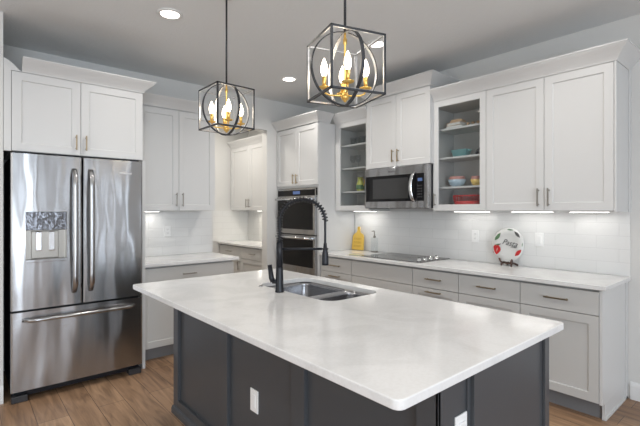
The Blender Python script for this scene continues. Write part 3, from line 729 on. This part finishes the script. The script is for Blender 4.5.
# red wire basket, bottom
rb = thing('basket', 'red woven oval basket with clear glasses behind it, at the cabinet bottom', 'basket', (3.545, 2.02, Z0), RW)
def oval(a, b_, z, n=28): return [(a*math.cos(2*PI*k/n), b_*math.sin(2*PI*k/n), z) for k in range(n)]
MB().loft([oval(.100, .055, .001), oval(.124, .068, .048), oval(.120, .064, .048), oval(.097, .052, .006)]).build('bottom_pan', 'red', rb)
m = MB()
for z, a in ((.079, .130),): m.tube(oval(a, a*.56, z), .0032, 6, closed=True)
for k in range(28):
    t_ = 2*PI*k/28; m.tube([(.123*math.cos(t_), .067*math.sin(t_), .046), (.130*math.cos(t_), .0728*math.sin(t_), .078)], .0028, 5)
m.build('rim', 'red', rb)
for ch in rb.children: ch.scale = (1.05, 1, 1.6)
def tumbler(label, x, y, z, h=.09, r=.03, mt='glassware', grp=None):
    tag(MB().lathe([(0, 0), (r*.8, 0), (r, h), (r-.002, h), (r*.8-.002, .006), (0, .006)], 0, 0, 20).build('drinking_glass', mt, loc=(x, y, z+.0005)), label, 'glass', grp)
for i, y in enumerate((2.19, 2.12, 2.05, 1.98)):
    tumbler(('leftmost', 'second', 'third', 'rightmost')[i]+' clear glass standing behind the red basket', 3.705, y, Z0, .145, .030, grp='glasses behind the red basket')
# left glass cabinet: Y 3.15..3.67
for i, y in enumerate((3.56, 3.48, 3.40, 3.32)):
    tumbler(('leftmost', 'second', 'third', 'rightmost')[i]+' clear tumbler on the top shelf of the left glass cabinet', 3.60, y, Z3, .10, .032, grp='tumblers on the left cabinet top shelf')
for i, y in enumerate((3.56, 3.47)):
    t = thing('wine_glass', ('left', 'right')[i]+' clear stemmed glass on the second shelf of the left cabinet', 'glass', (3.60, y, Z2), 0, 'stemmed glasses in the left cabinet')
    MB().lathe([(0, .0005), (.030, .0005), (.030, .003), (.005, .008), (.004, .070), (.0, .070)], n=18).build('stem', 'glassware', t)
    MB().lathe([(0, .070), (.020, .078), (.033, .105), (.030, .160), (.028, .160), (.031, .105), (.018, .081), (0, .074)], n=18).build('bowl', 'glassware', t)
PT = 1
vs_ = thing('pitcher', 'yellow and green ceramic pitcher on the third shelf of the left cabinet', 'pitcher', (3.60, 3.435, Z1), RW)
MB().lathe([(0, .0005), (.030, .0005), (.040, .025), (.042, .055), (.030, .085), (.022, .110), (.028, .135), (.025, .135), (.019, .110), (0, .09)]).build('body', 'lime', vs_)
MB().lathe([(.041, .020), (.0430, .030), (.0440, .050), (.041, .062), (.040, .04)]).build('painted_band', 'green', vs_)
MB().tube([(.026, 0, .120), (.052, 0, .112), (.058, 0, .080), (.040, 0, .050)], .005, 8).build('handle', 'yellow', vs_)
for ch in vs_.children: ch.scale = (1.2, 1.2, 1.25)
dish('small_bowl', 'lower small teal bowl at the bottom of the left glass cabinet', 'bowl', 'teal', bowlp(.055, .035), 3.60, 3.44, Z0)
dish('small_bowl', 'upper small blue bowl stacked at the bottom of the left glass cabinet', 'bowl', 'blue', bowlp(.053, .035), 3.60, 3.44, Z0+.012)

# ------------------------------------------------------------------ lamps
def downlight(label, x, y, e=9):
    t = thing('recessed_downlight', label, 'ceiling light', (x, y, CEIL), 0, 'recessed ceiling downlights')
    MB().lathe([(.066, 0), (.092, 0), (.090, -.006), (.070, -.010), (.066, -.004)], n=36).build('trim_ring', 'trim', t)
    MB().lathe([(0, -.001), (.067, -.001), (.067, -.005), (0, -.005)], n=36).build('lens', 'lamp', t)
    l = area('downlight_beam', (x, y, CEIL-.012), (0, 0, 0), .12, .12, e, (1, .955, .90), 2.6); l.data.shape = 'DISK'
    return t
downlight('round recessed ceiling light nearest the refrigerator, upper left', 1.159, 3.039)
downlight('small far recessed ceiling light between the two lanterns', 2.73, 3.688)
downlight('recessed ceiling light just right of the right lantern', 2.735, 2.41)
for x, y in ((2.735, 1.10), (1.159, .35), (-.6, 3.0), (-.6, .4), (1.0, -1.6), (-1.2, -1.6)):
    l = area('downlight_beam', (x, y, CEIL-.012), (0, 0, 0), .12, .12, 9, (1, .955, .90), 2.6); l.data.shape = 'DISK'
def led(label, x, y0, y1, z=1.394, px_=None, e=.32, col=(1, .97, .92), along='y'):
    t = thing('under_cabinet_light', label, 'cabinet light', ((x, (y0+y1)/2, z) if along == 'y' else ((y0+y1)/2, x, z)), RW if along == 'y' else 0, 'under-cabinet light bars')
    L_ = abs(y1-y0)
    MB().box(-L_/2, L_/2, -.016, .016, .0025, .0075).build('housing', 'plastic', t)
    MB().box(-L_/2+.006, L_/2-.006, -.011, .011, 0, .0025).build('diffuser', 'led', t)
    l = area('light_bar_glow', (t.location.x, t.location.y, z-.006), (0, 0, 0 if along != 'y' else PI/2), L_, .03, e, col, 3.0)
led('thin light bar under the glass cabinet right of the microwave', 3.66, 2.22, 1.86)
led('thin light bar under the wall cabinet above the plate', 3.66, 1.66, 1.32)
led('thin light bar under the far right end of the wall cabinets', 3.66, 1.20, .93)
led('thin light bar under the glass cabinet above the yellow board', 3.66, 3.60, 3.24, e=.6)
led('thin light bar under the wall cabinet beside the refrigerator', 4.44, 1.28, 1.58, e=.7, z=1.394, along='x')
led('thin light bar inside the pantry, far end', 3.50, 5.55, 4.95, z=1.394, e=3.2, col=(1, .93, .80))
area('pantry_ceiling_lamp', (2.4, 5.3, CEIL-.02), (0, 0, 0), .3, .3, 26, (1, .94, .86))

def lantern(label, x, y, zc, rz):
    S = .1302; b = .0048
    t = thing('lantern_pendant', label, 'pendant light', (x, y, zc), rz, 'cube lantern pendants over the island')
    m = MB()
    for z in (-S, S):
        for q in (-S, S):
            m.box(-S-b, S+b, q-b, q+b, z-b, z+b); m.box(q-b, q+b, -S-b, S+b, z-b, z+b)
    for p in (-S, S):
        for q in (-S, S): m.box(p-b, p+b, q-b, q+b, -S, S)
    m.mi = 1; e = b+.0006; c_ = .0035                                   # silver lining on the inner faces of the bars
    for z in (-1, 1):
        for q in (-1, 1):
            m.box(-S+b, S-b, q*(S-e)-.0006, q*(S-e)+.0006, z*S-c_, z*S+c_); m.box(q*(S-e)-.0006, q*(S-e)+.0006, -S+b, S-b, z*S-c_, z*S+c_)
            m.box(-S+b, S-b, q*S-c_, q*S+c_, z*(S-e)-.0006, z*(S-e)+.0006); m.box(q*S-c_, q*S+c_, -S+b, S-b, z*(S-e)-.0006, z*(S-e)+.0006)
            m.box(z*(S-e)-.0006, z*(S-e)+.0006, q*S-c_, q*S+c_, -S+b, S-b); m.box(z*S-c_, z*S+c_, q*(S-e)-.0006, q*(S-e)+.0006, -S+b, S-b)
    m.build('cage_frame', ['cage', 'silver'], t)
    for a in (0, PI/2):
        m = MB(); n = 64; ro, ri, hw = .170, .165, .0078; ux, uy = math.cos(a), math.sin(a); nx, ny = -uy, ux
        rings = []
        for k in range(n):
            th = 2*PI*k/n; c_, s_ = math.cos(th), math.sin(th)
            rings.append([(ux*r*c_+nx*h_, uy*r*c_+ny*h_, r*s_) for r, h_ in ((ro, -hw), (ro, hw), (ri, hw), (ri, -hw))])
        V = [[m.bm.verts.new(p) for p in r] for r in rings]
        for k in range(n):
            A, B = V[k], V[(k+1) % n]
            for i in range(4):
                m.mi = 1 if i == 2 else 0
                m._f([A[i], A[(i+1) % 4], B[(i+1) % 4], B[i]], False)
        m.build('orb_ring', ['cage', 'silver'], t)
    MB().cyl((0, 0, .168), (0, 0, CEIL-zc-.02), .0062, 12).build('rod', 'cage', t)
    MB().lathe([(0, 0), (.06, 0), (.062, .006), (.058, .02), (0, .02)], z0=CEIL-zc-.0205).build('canopy', 'cage', t)
    MB().lathe([(0, -.152), (.006, -.150), (.008, -.144), (.016, -.139), (.020, -.128), (.017, -.117), (.010, -.109), (.006, -.098), (.005, .11), (.009, .118), (.009, .138), (.006, .144), (.005, .168), (0, .168)]).build('stem', 'gold', t)
    for k in range(4):
        a = -.35+k*PI/2; ux, uy = math.cos(a), math.sin(a); R0 = .096
        am = MB().tube([(0, 0, -.120), (ux*.028, uy*.028, -.122), (ux*.070, uy*.070, -.120), (ux*.090, uy*.090, -.112), (ux*R0, uy*R0, -.092)], .0042, 8).build('arm', 'gold', t)
        X, Y = ux*R0, uy*R0
        MB().lathe([(0, 0), (.012, .001), (.026, .005), (.029, .010), (.026, .010), (.012, .006), (0, .006)], X, Y, 20, -.094).build('drip_pan', 'gold', am)
        MB().lathe([(0, 0), (.0095, 0), (.0095, .052), (.007, .055), (0, .055)], X, Y, 16, -.088).build('candle_sleeve', 'gold', am)
        MB().lathe([(0, 0), (.006, 0), (.010, .006), (.0155, .022), (.0165, .034), (.0140, .052), (.007, .072), (.002, .084), (0, .086)], X, Y, 16, -.036).build('bulb', 'bulb', am)
    return t
lantern('right and nearer cube lantern with an orb and four gold candle lights', 1.332, 1.368, 2.060, -.295)
lantern('left and farther cube lantern with an orb and four gold candle lights', 1.331, 2.497, 2.080, 0)
